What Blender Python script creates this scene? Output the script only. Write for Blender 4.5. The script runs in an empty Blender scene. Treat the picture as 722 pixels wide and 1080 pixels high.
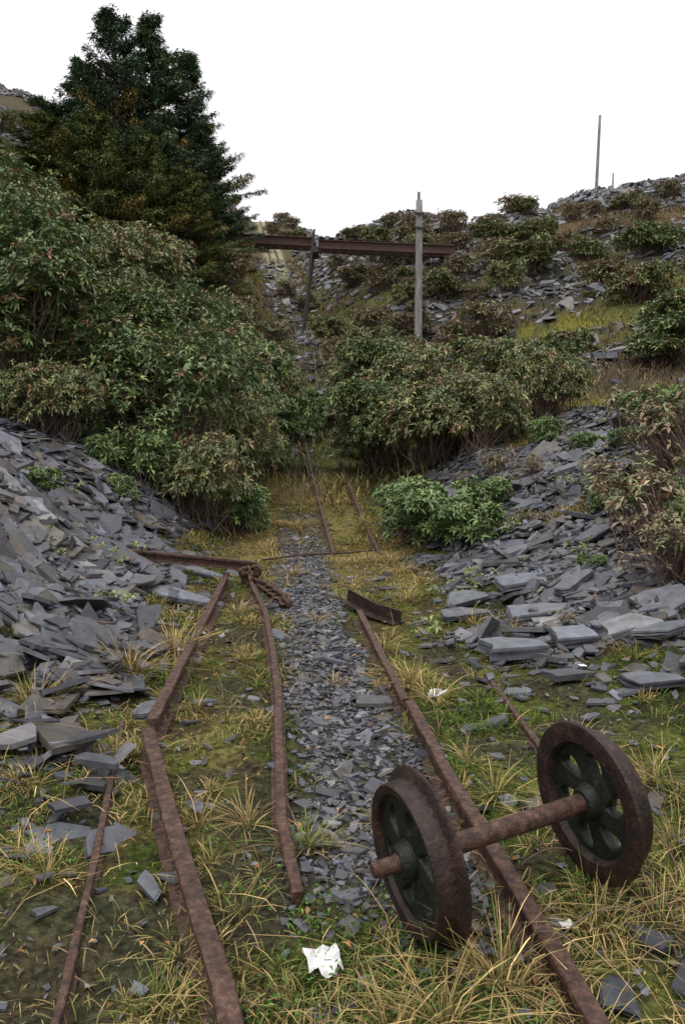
import bpy, math, bmesh, numpy as np
from mathutils import Vector
rng=np.random.default_rng(7)
scene=bpy.context.scene
scene.view_settings.view_transform='Standard'
scene.view_settings.look='None'
scene.view_settings.exposure=0
COL=scene.collection

# ------------------------------------------------------------ noise
_T=np.random.default_rng(3).random((256,256))
def vn(x,y):
    xi=np.floor(x).astype(int); yi=np.floor(y).astype(int)
    fx=x-xi; fy=y-yi
    fx=fx*fx*(3-2*fx); fy=fy*fy*(3-2*fy)
    a=_T[xi%256,yi%256]; b=_T[(xi+1)%256,yi%256]; c=_T[xi%256,(yi+1)%256]; d=_T[(xi+1)%256,(yi+1)%256]
    return (a*(1-fx)+b*fx)*(1-fy)+(c*(1-fx)+d*fx)*fy
def fbm(x,y,o=4):
    s=0;a=.5;t=0
    for i in range(o):
        s=s+a*vn(x*2**i+17.3*i,y*2**i+9.1*i); t+=a; a*=.5
    return s/t
def ss(x,a,b):
    t=np.clip((x-a)/(b-a),0,1); return t*t*(3-2*t)

# ------------------------------------------------------------ terrain
XC_Y=[-60,0,2,4,6,8,16,28,40,60,90,120,700]
XC_X=[5,.45,.22,.0,-.22,-.45,-.75,-1.5,-2.2,-4.8,-8.7,-12,-60]
def xc(y): return np.interp(y,XC_Y,XC_X)
ROWS=[
(-60,[(-250,20),(-40,8),(-10,2.5),(-4,1),(-1.5,0),(1.5,0),(4,.8),(10,2),(40,8),(250,20)]),
(0,[(-250,30),(-40,10),(-10,3),(-4.5,1.5),(-3,.7),(-2,.1),(-1,0),(1.2,0),(2,.12),(3.2,.6),(6,1.6),(10,2.2),(40,9),(250,25)]),
(4,[(-250,30),(-40,12),(-12,4.2),(-5,1.8),(-3.3,1.2),(-2.4,.6),(-1.9,.2),(-1.4,.05),(-1,0),(1.2,0),(1.8,.05),(2.6,.24),(4,.9),(6,1.5),(10,2.4),(40,12),(250,25)]),
(6.5,[(-250,30),(-40,13),(-12,4.6),(-5,1.8),(-3.1,1.25),(-2.5,.9),(-1.95,.38),(-1.5,.14),(-1.1,.02),(-.8,0),(.9,0),(1.4,.05),(2.2,.22),(3,.5),(3.9,1.0),(5,1.5),(8,2.0),(12,3),(40,13),(250,25)]),
(9,[(-250,30),(-40,15),(-12,5.0),(-5,2.1),(-3,1.25),(-2.2,.9),(-1.5,.36),(-1.0,.08),(-.7,.03),(1.0,.03),(1.6,.17),(2.4,.52),(3.4,1.08),(4.4,1.5),(6,1.68),(9,1.8),(13,2.6),(20,6),(40,14),(250,25)]),
(13,[(-250,32),(-40,17),(-12,5.5),(-5,2.6),(-2.5,1.5),(-1.2,.6),(-.8,.4),(1.2,.4),(2,.75),(3,1.3),(4.5,1.75),(8,1.9),(12,2.2),(18,5.5),(40,15),(250,28)]),
(15.2,[(-250,33),(-40,17.5),(-12,6.0),(-5,2.9),(-2.5,1.7),(-1.2,.8),(1.2,.7),(2.2,1.2),(3.2,1.7),(5,1.95),(8,2.0),(12,2.4),(18,6),(40,15.5),(250,29)]),
(17,[(-250,35),(-40,18),(-12,6.5),(-5,3.2),(-2.5,1.9),(-1.2,1.1),(1.2,1.0),(2.5,1.7),(5,2.0),(8,2.1),(12,3.0),(18,6.5),(40,16),(250,30)]),
(28,[(-250,45),(-40,22),(-14,9),(-6,4.8),(-2,3.4),(-1,3.0),(1,3.0),(2,3.4),(5,3.9),(8,4.8),(13,5.9),(20,8),(40,17),(250,35)]),
(40,[(-250,55),(-60,32),(-20,15),(-8,10.6),(-3.8,9.6),(-2.4,7.4),(-1.2,6.3),(1.0,6.2),(2.2,7.0),(5,8.4),(7.4,9.2),(11,9.6),(15,9.4),(25,12.3),(60,22),(250,38)]),
(60,[(-250,65),(-60,40),(-25,24),(-10,17.5),(-4,15.6),(-1.6,13.2),(1.6,13.1),(4,15.0),(8,16.8),(13,17.1),(24,18.0),(30,19.6),(60,24),(150,30)]),
(75,[(-250,70),(-80,50),(-25,30),(-8,22),(-2,18.8),(2,18.4),(6,18.2),(15,17.5),(30,19),(60,24),(150,30)]),
(90,[(-250,80),(-80,56),(-28,38),(-8,29),(-3.0,25.6),(-1.2,24.0),(1.2,24.0),(4,23.6),(8,21),(30,20),(100,25),(200,30)]),
(120,[(-250,85),(-60,54),(-30,42),(0,27),(10,22),(100,22),(300,30)]),
(250,[(-300,70),(-100,40),(0,25),(300,25)]),
(900,[(-600,30),(600,30)]),
]
RY=np.array([r[0] for r in ROWS],float)
def H(x,y):
    x=np.asarray(x,float); y=np.asarray(y,float); x,y=np.broadcast_arrays(x,y)
    shp=x.shape; x=x.ravel(); y=y.ravel()
    d=x-xc(y)
    Z=np.stack([np.interp(d,[p[0] for p in pr],[p[1] for p in pr]) for _,pr in ROWS])
    yy=np.clip(y,RY[0],RY[-1]-1e-3)
    i=np.clip(np.searchsorted(RY,yy,side='right')-1,0,len(RY)-2)
    t=(yy-RY[i])/(RY[i+1]-RY[i])
    n=np.arange(len(x))
    z=Z[i,n]*(1-t)+Z[i+1,n]*t
    ad=np.abs(d)
    z+= (fbm(x*2.2,y*2.2,3)-.5)*(.06+.22*ss(ad,1.2,2.6))
    z+= (fbm(x*6.5+3,y*6.5,2)-.5)*.04*ss(ad,.25,.5)
    z+= (fbm(x*.35+5,y*.35,3)-.5)*1.0*ss(ad,2.5,6)*ss(y,14,24)
    z+= (fbm(x*.1+9,y*.1+4,4)-.5)*5*ss(ad,5,16)*ss(y,35,70)
    z+= .05*np.exp(-((x-.84)**2+(y-2.44)**2)/.06)
    return z.reshape(shp)
def Hs(x,y): return float(H(np.array([x]),np.array([y]))[0])
def Nrm(x,y,e=.12):
    gx=(H(x+e,y)-H(x-e,y))/(2*e); gy=(H(x,y+e)-H(x,y-e))/(2*e)
    n=np.stack([-gx,-gy,np.ones_like(gx)],-1)
    return n/np.linalg.norm(n,axis=-1,keepdims=True)

# ------------------------------------------------------------ mesh helpers
def make_mesh(name,verts,sizes,loops,cols=None,mat=None,smooth=False):
    me=bpy.data.meshes.new(name)
    verts=np.ascontiguousarray(verts,dtype=np.float32).reshape(-1,3)
    sizes=np.asarray(sizes,dtype=np.int32); loops=np.asarray(loops,dtype=np.int32)
    me.vertices.add(len(verts)); me.vertices.foreach_set('co',verts.ravel())
    me.loops.add(len(loops)); me.loops.foreach_set('vertex_index',loops)
    st=np.concatenate([[0],np.cumsum(sizes)[:-1]]).astype(np.int32)
    me.polygons.add(len(sizes)); me.polygons.foreach_set('loop_start',st); me.polygons.foreach_set('loop_total',sizes)
    me.polygons.foreach_set('use_smooth',np.full(len(sizes),bool(smooth)))
    me.update(calc_edges=True)
    if cols is not None:
        c=np.ones((len(verts),4),np.float32); c[:,:3]=np.asarray(cols).reshape(-1,3)
        a=me.color_attributes.new('Col','FLOAT_COLOR','POINT'); a.data.foreach_set('color',c.ravel())
    if mat: me.materials.append(mat)
    return me
def add(name,me,loc=(0,0,0),rot=(0,0,0),scale=(1,1,1),parent=None):
    o=bpy.data.objects.new(name,me); COL.objects.link(o)
    o.location=loc;o.rotation_euler=rot;o.scale=scale
    if parent: o.parent=parent
    return o
def empty(name,loc=(0,0,0)):
    return add(name,None,loc)
def pattern(N,nv,faces):
    sizes=np.tile([len(f) for f in faces],N)
    fl=np.concatenate([np.array(f) for f in faces])
    loops=(np.arange(N)[:,None]*nv+fl[None,:]).ravel()
    return sizes,loops

# ------------------------------------------------------------ materials
def newmat(name):
    m=bpy.data.materials.new(name); m.use_nodes=True
    nt=m.node_tree; b=nt.nodes['Principled BSDF']
    return m,nt,b
def attr_mat(name,rough=.7,spec=.3,nscale=20,namp=.4,bump=0,bscale=60,tint2=None,t2scale=3,t2amt=.5,det=3,dist=.02,diffuse=False):
    m,nt,b=newmat(name)
    a=nt.nodes.new('ShaderNodeVertexColor'); a.layer_name='Col'
    tc=nt.nodes.new('ShaderNodeTexCoord')
    src=a.outputs['Color']
    if tint2:
        n2=nt.nodes.new('ShaderNodeTexNoise'); n2.inputs['Scale'].default_value=t2scale; n2.inputs['Detail'].default_value=det
        nt.links.new(tc.outputs['Object'],n2.inputs['Vector'])
        r=nt.nodes.new('ShaderNodeMapRange'); r.inputs['From Min'].default_value=.52; r.inputs['From Max'].default_value=.68
        r.inputs['To Max'].default_value=t2amt
        nt.links.new(n2.outputs['Fac'],r.inputs['Value'])
        mx=nt.nodes.new('ShaderNodeMix'); mx.data_type='RGBA'
        nt.links.new(r.outputs['Result'],mx.inputs[0]); nt.links.new(src,mx.inputs[6]); mx.inputs[7].default_value=(*tint2,1)
        src=mx.outputs[2]
    if namp:
        n=nt.nodes.new('ShaderNodeTexNoise'); n.inputs['Scale'].default_value=nscale; n.inputs['Detail'].default_value=det
        nt.links.new(tc.outputs['Object'],n.inputs['Vector'])
        mr=nt.nodes.new('ShaderNodeMapRange'); mr.inputs['From Min'].default_value=.3; mr.inputs['From Max'].default_value=.7
        mr.inputs['To Min'].default_value=1-namp; mr.inputs['To Max'].default_value=1+namp
        nt.links.new(n.outputs['Fac'],mr.inputs['Value'])
        vm=nt.nodes.new('ShaderNodeVectorMath'); vm.operation='SCALE'
        nt.links.new(mr.outputs['Result'],vm.inputs['Scale'])
        nt.links.new(src,vm.inputs[0]); src=vm.outputs['Vector']
    if diffuse:
        out=nt.nodes['Material Output']; nt.nodes.remove(b)
        b=nt.nodes.new('ShaderNodeBsdfDiffuse'); nt.links.new(b.outputs[0],out.inputs['Surface'])
        nt.links.new(src,b.inputs['Color'])
    else:
        nt.links.new(src,b.inputs['Base Color'])
        b.inputs['Roughness'].default_value=rough; b.inputs['Specular IOR Level'].default_value=spec
    if bump:
        nb=nt.nodes.new('ShaderNodeTexNoise'); nb.inputs['Scale'].default_value=bscale; nb.inputs['Detail'].default_value=det+1
        nt.links.new(tc.outputs['Object'],nb.inputs['Vector'])
        bp=nt.nodes.new('ShaderNodeBump'); bp.inputs['Strength'].default_value=bump; bp.inputs['Distance'].default_value=dist
        nt.links.new(nb.outputs['Fac'],bp.inputs['Height']); nt.links.new(bp.outputs['Normal'],b.inputs['Normal'])
    return m
def ramp_mat(name,stops,scale=8,rough=.8,bump=.4,bscale=60,spec=.3,stretch=(1,1,1),dist=.005):
    m,nt,b=newmat(name)
    tc=nt.nodes.new('ShaderNodeTexCoord'); mp=nt.nodes.new('ShaderNodeMapping'); mp.inputs['Scale'].default_value=stretch
    nt.links.new(tc.outputs['Object'],mp.inputs['Vector'])
    n=nt.nodes.new('ShaderNodeTexNoise'); n.inputs['Scale'].default_value=scale; n.inputs['Detail'].default_value=8; n.inputs['Roughness'].default_value=.72
    nt.links.new(mp.outputs['Vector'],n.inputs['Vector'])
    r=nt.nodes.new('ShaderNodeValToRGB')
    e=r.color_ramp.elements
    e[0].position=stops[0][0]; e[0].color=(*stops[0][1],1); e[1].position=stops[-1][0]; e[1].color=(*stops[-1][1],1)
    for p,c in stops[1:-1]:
        k=e.new(p); k.color=(*c,1)
    nt.links.new(n.outputs['Fac'],r.inputs['Fac']); nt.links.new(r.outputs['Color'],b.inputs['Base Color'])
    b.inputs['Roughness'].default_value=rough; b.inputs['Specular IOR Level'].default_value=spec
    n2=nt.nodes.new('ShaderNodeTexNoise'); n2.inputs['Scale'].default_value=bscale; n2.inputs['Detail'].default_value=5
    nt.links.new(mp.outputs['Vector'],n2.inputs['Vector'])
    bp=nt.nodes.new('ShaderNodeBump'); bp.inputs['Strength'].default_value=bump; bp.inputs['Distance'].default_value=dist
    nt.links.new(n2.outputs['Fac'],bp.inputs['Height']); nt.links.new(bp.outputs['Normal'],b.inputs['Normal'])
    return m
M_ground=attr_mat('ground_soil',nscale=38,namp=.55,bump=1,bscale=45,tint2=(.032,.027,.018),t2scale=16,t2amt=.85,det=4,dist=.04,diffuse=True)
M_slate=attr_mat('slate',rough=.48,spec=.4,nscale=16,namp=.30,bump=.5,bscale=34,tint2=(.10,.10,.085),t2scale=9,t2amt=.3,det=4,dist=.004)
M_leaf=attr_mat('rhododendron_leaf',rough=.45,spec=.35,namp=0)
M_needle=attr_mat('needles',namp=0,diffuse=True)
M_grass=attr_mat('grass_blade',namp=0,diffuse=True)
M_rust=ramp_mat('rust',[(.30,(.015,.010,.009)),(.42,(.042,.023,.018)),(.54,(.085,.045,.033)),(.66,(.145,.085,.062)),(.80,(.26,.17,.13))],scale=30,rough=.62,bump=1,bscale=140)
M_rustdark=ramp_mat('rust_dark',[(.3,(.008,.007,.006)),(.5,(.026,.016,.013)),(.64,(.062,.034,.025)),(.80,(.13,.07,.048))],scale=18,rough=.55,bump=.9,bscale=90)
M_iron=ramp_mat('cast_iron',[(.3,(.006,.008,.007)),(.52,(.013,.017,.013)),(.66,(.030,.028,.022)),(.80,(.08,.05,.035))],scale=14,rough=.5,bump=1,bscale=80)
M_wood=ramp_mat('weathered_wood',[(.3,(.10,.095,.095)),(.5,(.22,.21,.205)),(.7,(.40,.39,.38))],scale=6,rough=.9,bump=.8,bscale=30,stretch=(3,3,.3),dist=.02)
M_darkwood=ramp_mat('dark_wood',[(.3,(.03,.026,.024)),(.7,(.10,.09,.08))],scale=6,rough=.9,bump=.6,bscale=30,stretch=(3,3,.3),dist=.02)
M_paper=ramp_mat('paper',[(.3,(.6,.6,.6)),(.7,(.8,.8,.79))],scale=5,rough=.7,bump=.3,bscale=30)
M_stem=ramp_mat('stem',[(.3,(.10,.072,.055)),(.7,(.22,.155,.12))],scale=8,rough=.85,bump=.3,bscale=30)

# ------------------------------------------------------------ ground
def axis(lo,hi,dlo,dhi,step,g):
    a=list(np.arange(dlo,dhi,step)); s=step
    x=a[-1]
    while x<hi: s*=g; x+=s; a.append(x)
    s=step;x=a[0];b=[]
    while x>lo: s*=g; x-=s; b.append(x)
    return np.array(b[::-1]+a)
gx=axis(-600,600,-3.6,4.4,.04,1.045)
gy=axis(-60,890,1.2,9,.04,1.018)
GX,GY=np.meshgrid(gx,gy)
GZ=H(GX,GY)
def lerp(a,b,t): return a*(1-t[...,None])+b*t[...,None]
def C(*c): return np.array(c,float)
def gravel_mask(x,y):
    d=x-xc(y)
    w=.27+.34*(fbm(x*2.5,y*1.2,3)-.5)
    m=1-ss(np.abs(d-.0),w-.08,w+.12)
    return m*(1-ss(y,7.5,12.0)*.75)*ss(y,1.9,2.9)
def moss_spot(x,y):
    n=fbm(x*1.7+2,y*1.7,4)
    mm=np.exp(-(((x-7.0)/2.6)**2+((y-27)/3.2)**2))*ss(n,.40,.54)
    mm=np.maximum(mm,np.exp(-(((x-12)/2.8)**2+((y-33)/3)**2))*ss(n,.44,.57)*.8)
    led=np.exp(-((y-15.4)/.9)**2)*ss(x,2.8,4)*ss(n,.3,.5)
    return np.clip(np.maximum(mm,led),0,1)
def slate_mask(x,y):
    d=x-xc(y)
    n=fbm(x*1.3,y*1.3,3)-.5
    veg=ss(fbm(x*1.1+21,y*1.1+4,3),.49,.59)
    L=ss(-d,1.15+n*.9,1.8+n*.9)*(1-ss(y,9.5,11))*ss(y+d*.55,1.9,3.2)
    L=L*(1-.8*veg*(1-ss(-d,2.0,2.8)))
    R=ss(d,.95+n*1.2,1.6+n*1.2)*(1-ss(y,11.5,13.6))*ss(y-d*.25,3.6,5.0)*(1-.9*veg)
    n2=fbm(x*.16+3,y*.16+8,4); n5=ss(fbm(x*.9+3,y*.9+8,3),.32,.5)
    far=ss(n2,.49,.57)*ss(y,19,25)*ss(np.abs(d),2.5,5)*.85*n5
    far=np.maximum(far,ss(y,48,56)*ss(np.abs(d),4,9)*ss(fbm(x*.2,y*.2,3),.38,.50)*.9)
    far=np.maximum(far,np.exp(-(((x-4.6)/1.8)**2+((y-31)/2.6)**2))*1.3)
    far=np.maximum(far,np.exp(-(((x-6.0)/1.5)**2+((y-22.5)/2.0)**2))*1.1)
    inc=(1-ss(np.abs(d),.8,1.6))*ss(y,14,18)*.3*(1-ss(y,60,64))
    inc=np.maximum(inc,(1-ss(np.abs(d-3.5),.8,2.2))*ss(y,38,48)*.5*(1-ss(y,66,74)))
    return np.clip(np.maximum.reduce([L,R,far,inc])*(1-.95*moss_spot(x,y)),0,1)
def groundcol(x,y):
    d=x-xc(y)
    n=fbm(x*1.7+2,y*1.7,4); n2=fbm(x*.5+7,y*.5+1,4); n3=fbm(x*7,y*7,3); n4=fbm(x*3.1+60,y*3.1,3)
    col=lerp(C(.100,.110,.030),C(.048,.068,.018),ss(n,.4,.6))
    col=lerp(col,C(.17,.135,.055),ss(n2,.46,.62)*.7*ss(n3,.35,.6))
    col=lerp(col,C(.038,.031,.021),ss(n3,.50,.66)*.65)
    col=lerp(col,C(.045,.040,.034),ss(n4,.52,.66)*.7)
    midd=ss(y,6.5,9)*(1-ss(y,13,15))*(1-ss(np.abs(d),.6,1.1))
    col=lerp(col,C(.22,.175,.065),midd*.75)
    fn=fbm(x*.22+1,y*.22+6,4)
    hill=lerp(C(.10,.086,.046),C(.125,.13,.045),ss(fn,.45,.62))
    hill=lerp(hill,C(.13,.095,.055),ss(fbm(x*.3+40,y*.3,3),.46,.60)*.85)
    hill=lerp(hill,C(.06,.055,.045),ss(fbm(x*1.4+4,y*1.4,3),.52,.66)*.6)
    hill=lerp(hill,C(.105,.092,.065),ss(y,55,72)*.9)
    col=lerp(col,hill,ss(y,13,18))
    col=lerp(col,C(.21,.19,.035),moss_spot(x,y)*.8)
    col=lerp(col,C(.040,.041,.044),slate_mask(x,y)*.92)
    col=lerp(col,C(.055,.055,.057),gravel_mask(x,y)*.95)
    farinc=(1-ss(np.abs(d),.6,.9))*ss(y,50,60)
    col=lerp(col,C(.38,.37,.24),farinc*.85)
    return col
gc=groundcol(GX,GY)
ny,nx=GX.shape
idx=np.arange(nx*ny).reshape(ny,nx)
q=np.stack([idx[:-1,:-1],idx[:-1,1:],idx[1:,1:],idx[1:,:-1]],-1).reshape(-1,4)
me=make_mesh('ground',np.stack([GX,GY,GZ],-1),np.full(len(q),4),q.ravel(),gc.reshape(-1,3),M_ground,smooth=True)
add('ground_terrain',me)

# ------------------------------------------------------------ slabs
SL_FACES=[(6,7,8,9,10,11)]+[(i,(i+1)%6,6+(i+1)%6,6+i) for i in range(6)]+[(5,4,3,2,1,0)]
def frames(nrm,rot):
    n=nrm/np.linalg.norm(nrm,axis=1,keepdims=True)
    ref=np.tile([0.,1.,0.],(len(n),1)); 
    t=np.cross(ref,n); t/=np.linalg.norm(t,axis=1,keepdims=True)+1e-9
    b=np.cross(n,t)
    c=np.cos(rot)[:,None]; s=np.sin(rot)[:,None]
    return t*c+b*s, -t*s+b*c, n
def outline(N):
    q=np.array([[-1,-1],[1,-1],[1,1],[-1,1]],float)[None]+rng.uniform(-.32,.32,(N,4,2))
    q[:,:,0]+=q[:,:,1]*rng.uniform(-.35,.35,(N,1))
    f1=rng.uniform(.25,.85,(N,1)); f2=rng.uniform(.08,.7,(N,1)); f3=rng.uniform(.3,.7,(N,1))
    p=np.zeros((N,6,2))
    p[:,0]=q[:,0]; p[:,1]=q[:,1]; p[:,2]=q[:,1]*(1-f1)+q[:,2]*f1; p[:,3]=q[:,2]*(1-f2)+q[:,3]*f2; p[:,4]=q[:,3]
    p[:,5]=(q[:,3]*(1-f3)+q[:,0]*f3)*rng.uniform(.8,1.2,(N,1))
    return p
def slab_batch(P,nrm,size,asp,thick,rot,col,p=None):
    N=len(P)
    t,b,n=frames(nrm,rot)
    if p is None: p=outline(N)
    ox=p[...,0]*size[:,None]*.85; oy=p[...,1]*(size*asp)[:,None]*.85
    ins=rng.uniform(.93,1.0,(N,6))
    bot=P[:,None]+t[:,None]*ox[...,None]+b[:,None]*oy[...,None]-n[:,None]*(thick*.5)[:,None,None]
    tz=(thick[:,None]*.5*rng.uniform(.85,1.1,(N,1)))[...,None]
    top=P[:,None]+t[:,None]*(ox*ins)[...,None]+b[:,None]*(oy*ins)[...,None]+n[:,None]*tz
    V=np.concatenate([bot,top],1)
    Cc=np.repeat(col[:,None],12,1)
    return V,Cc
def slate_cols(N,m=.070):
    v=np.exp(rng.normal(0,.42,N))*m
    h=rng.random(N)
    base=np.stack([v*(.93+.14*h),v*(1.0+.02*h),v*(1.28-.2*h)],-1)
    br=rng.random(N)<.16
    base[br]*=np.array([1.25,1.05,.76])
    li=rng.random(N)<.05
    base[li]*=1.7
    return base.clip(0,.19)
def make_slabs(name,xs,ys,size,asp,thick,tilt,lift,mat=M_slate,col=None,clus=.25):
    N=len(xs)
    n=Nrm(xs,ys,.2)+rng.normal(0,1,(N,3))*np.asarray(tilt).reshape(-1,1)
    n[:,0]+=(fbm(xs*1.1+50,ys*1.1,2)-.5)*clus*4; n[:,1]+=(fbm(xs*1.1,ys*1.1+50,2)-.5)*clus*4
    n[:,2]=np.abs(n[:,2])+.05
    P=np.stack([xs,ys,H(xs,ys)+lift],-1)
    rot=(fbm(xs*.7+5,ys*.7+3,2)-.5)*6+rng.normal(0,.9,N)
    V,Cc=slab_batch(P,n,size,asp,thick,rot,slate_cols(N) if col is None else col)
    s,l=pattern(N,12,SL_FACES)
    return add(name,make_mesh(name,V,s,l,Cc,mat))
def sample(n,x0,x1,y0,y1,fn,ybias=1.0):
    xs=rng.uniform(x0,x1,n); ys=y0+(y1-y0)*rng.random(n)**ybias
    k=rng.random(n)<fn(xs,ys)
    return xs[k],ys[k]
def fl(x,y): return slate_mask(x,y)*(x<xc(y))
xs,ys=sample(20000,-4.4,-.9,1.4,11,fl)
N=len(xs); sz=np.exp(rng.normal(-2.85,.66,N)).clip(.010,.25); sz=np.where(ys<4.5,np.minimum(sz,.15),sz)
make_slabs('slate_heap',xs,ys,sz,rng.uniform(.45,.95,N),(sz*rng.uniform(.05,.2,N)+.005).clip(0,.035),rng.uniform(.06,.42,N)*(1.15-sz*2),rng.uniform(0,.10,N)-.02*(sz>.18),clus=.18)
def fr(x,y): return slate_mask(x,y)*(x>xc(y))
xs,ys=sample(44000,.4,6.5,2.8,14.5,fr)
N=len(xs); sz=np.exp(rng.normal(-3.35,.66,N)).clip(.010,.22)
make_slabs('slate_heap',xs,ys,sz,rng.uniform(.5,.95,N),(sz*rng.uniform(.08,.28,N)+.005).clip(0,.035),rng.uniform(.08,.42,N),rng.uniform(0,.06,N),clus=.12)
xs,ys=sample(90000,-40,32,15,90,slate_mask,.9)
N=len(xs); sz=np.exp(rng.normal(-1.95,.45,N)).clip(.05,.5)*(.5+ys/85)
make_slabs('slate_scree',xs,ys,sz,rng.uniform(.55,.95,N),sz*rng.uniform(.12,.4,N),rng.uniform(.1,.5,N),rng.uniform(0,.12,N),col=slate_cols(N,.095),clus=.12)
xs,ys=sample(60000,-1.6,1.6,1.6,12,lambda x,y:gravel_mask(x,y)+.035,1.25)
N=len(xs); sz=np.exp(rng.normal(-4.5,.6,N)).clip(.004,.065)
make_slabs('gravel',xs,ys,sz,rng.uniform(.5,.95,N),sz*.3,np.full(N,.3),rng.uniform(0,.012,N),col=slate_cols(N,.078),clus=.05)
def fs(x,y):
    d=np.abs(x-xc(y)); return .2+.8*ss(d,.5,1.4)
xs,ys=sample(2500,-3,3.2,1.5,9,fs)
N=len(xs); sz=np.exp(rng.normal(-3.45,.62,N)).clip(.010,.12)
make_slabs('loose_slate',xs,ys,sz,rng.uniform(.45,.9,N),sz*.14+.005,np.full(N,.16),rng.uniform(.0,.02,N),clus=.06)

# x,y,size,aspect,rot,thick,tiltx,tilty,shade,lift
BIG=[(1.10,5.05,.22,.55,.1,.09,.05,-.12,.17,.06),(1.50,5.1,.19,.6,-.1,.07,-.05,-.12,.16,.06),(1.42,5.75,.26,.5,.1,.06,.05,-.12,.15,.07),
(1.50,6.6,.30,.42,.05,.05,0,-.15,.17,.06),(1.05,6.5,.24,.5,.6,.05,.1,-.15,.14,.04),(.95,6.05,.18,.6,.2,.04,0,-.1,.13,.03),(1.75,5.2,.10,.8,.3,.05,0,0,.14,.05),
(1.9,4.0,.16,.6,1.2,.03,-.3,0,.11,.03),(1.85,3.1,.15,.7,1.3,.03,-.25,.1,.10,.02),(1.5,2.35,.13,.6,.8,.03,-.1,.0,.09,.01),
(1.2,1.95,.14,.7,.5,.03,0,-.1,.09,.0),(.95,2.0,.09,.7,.9,.02,0,0,.09,0),(.72,1.95,.10,.5,1.3,.02,0,.1,.09,0),(2.05,4.9,.20,.6,.4,.05,-.2,0,.12,.03),(1.75,4.35,.15,.6,-.3,.04,-.1,0,.12,.03),
(-1.05,4.1,.12,.5,1.5,.03,0,0,.13,0),(-1.5,4.6,.17,.45,.2,.03,0,-.1,.14,0),(-1.62,3.7,.14,.6,-.4,.03,.1,0,.14,0),
(-1.25,2.35,.10,.6,.2,.02,.1,0,.15,0),(-1.03,2.08,.13,.33,1.9,.025,0,0,.13,0),(-1.3,2.72,.10,.5,.1,.02,.05,-.1,.13,.0),(-1.5,3.05,.10,.6,.9,.02,.1,0,.12,0),(-1.3,3.3,.09,.6,-.2,.02,0,0,.13,0),(-1.38,2.05,.09,.6,-.6,.02,0,0,.11,0),
(-.63,2.45,.075,.5,-.8,.012,0,0,.15,0),(-.56,2.5,.055,.5,-.6,.012,0,0,.15,0),(-.05,3.0,.05,.5,-.5,.012,0,0,.13,0),
(-1.8,6.0,.38,.40,-.35,.04,.2,-.2,.13,0),(-1.35,6.65,.42,.26,-.15,.05,.1,-.15,.14,.03),(-1.5,7.85,.5,.26,.0,.05,.05,-.1,.16,0),
(-2.05,5.2,.26,.6,1.1,.035,.5,-.4,.17,0),(-2.4,5.9,.30,.5,.6,.035,.4,-.1,.12,0),(-2.1,6.6,.32,.4,-.5,.035,.3,-.2,.14,0),
(-1.75,4.9,.24,.5,.0,.035,.3,-.2,.12,0),(-2.4,6.9,.26,.5,.9,.035,.4,-.3,.10,0),(-2.4,7.6,.30,.4,-.6,.035,.3,-.3,.15,0),
(-1.95,4.4,.20,.6,.3,.035,.3,-.1,.10,0),(-2.15,4.9,.22,.55,-.3,.035,.4,0,.11,0),(-1.9,8.1,.28,.4,-.5,.05,.3,-.1,.14,0),(-2.6,8.2,.30,.45,.2,.05,.3,-.3,.12,0),(-2.0,3.8,.18,.6,.1,.035,.3,-.1,.11,0),
(1.7,7.6,.2,.5,.2,.05,-.2,-.1,.14,.03),(1.1,7.7,.17,.5,.2,.04,-.1,-.1,.13,.03),(2.3,7.2,.2,.5,.5,.05,-.2,-.2,.12,.02),(1.0,4.4,.09,.6,.1,.02,0,0,.16,0),(2.0,8.9,.22,.5,.2,.05,-.2,-.2,.12,.02),(2.7,9.4,.24,.45,-.2,.05,-.2,-.2,.14,.02),(1.8,6.1,.2,.5,.8,.05,-.2,-.1,.12,.03)]
B=np.array(BIG)
N=len(B); n=Nrm(B[:,0],B[:,1])*.5+np.array([0,0,.6]); n[:,0]+=B[:,6]; n[:,1]+=B[:,7]
n/=np.linalg.norm(n,axis=1,keepdims=True)
P=np.stack([B[:,0],B[:,1],H(B[:,0],B[:,1])+.010+B[:,5]*.3+.04*(np.abs(B[:,6])>.15)+B[:,9]],-1)
p0=outline(N); VV=[];CC=[]
for L_ in range(4):
    th=B[:,5]/4
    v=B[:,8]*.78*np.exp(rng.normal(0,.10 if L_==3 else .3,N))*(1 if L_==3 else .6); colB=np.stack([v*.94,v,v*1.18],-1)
    p=p0*rng.uniform(.90,1.03,(N,6,1))*(1 if L_<3 else .97)
    V,Cc=slab_batch(P+n*(th*(L_-1.5))[:,None]+rng.normal(0,.003,(N,3)),n,B[:,2],B[:,3],th*.93,B[:,4]+rng.normal(0,.02,N),colB,p)
    VV.append(V);CC.append(Cc)
V=np.concatenate(VV);Cc=np.concatenate(CC)
s,l=pattern(len(V),12,SL_FACES); add('slate_slabs',make_mesh('slate_slabs',V,s,l,Cc,M_slate))

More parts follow.
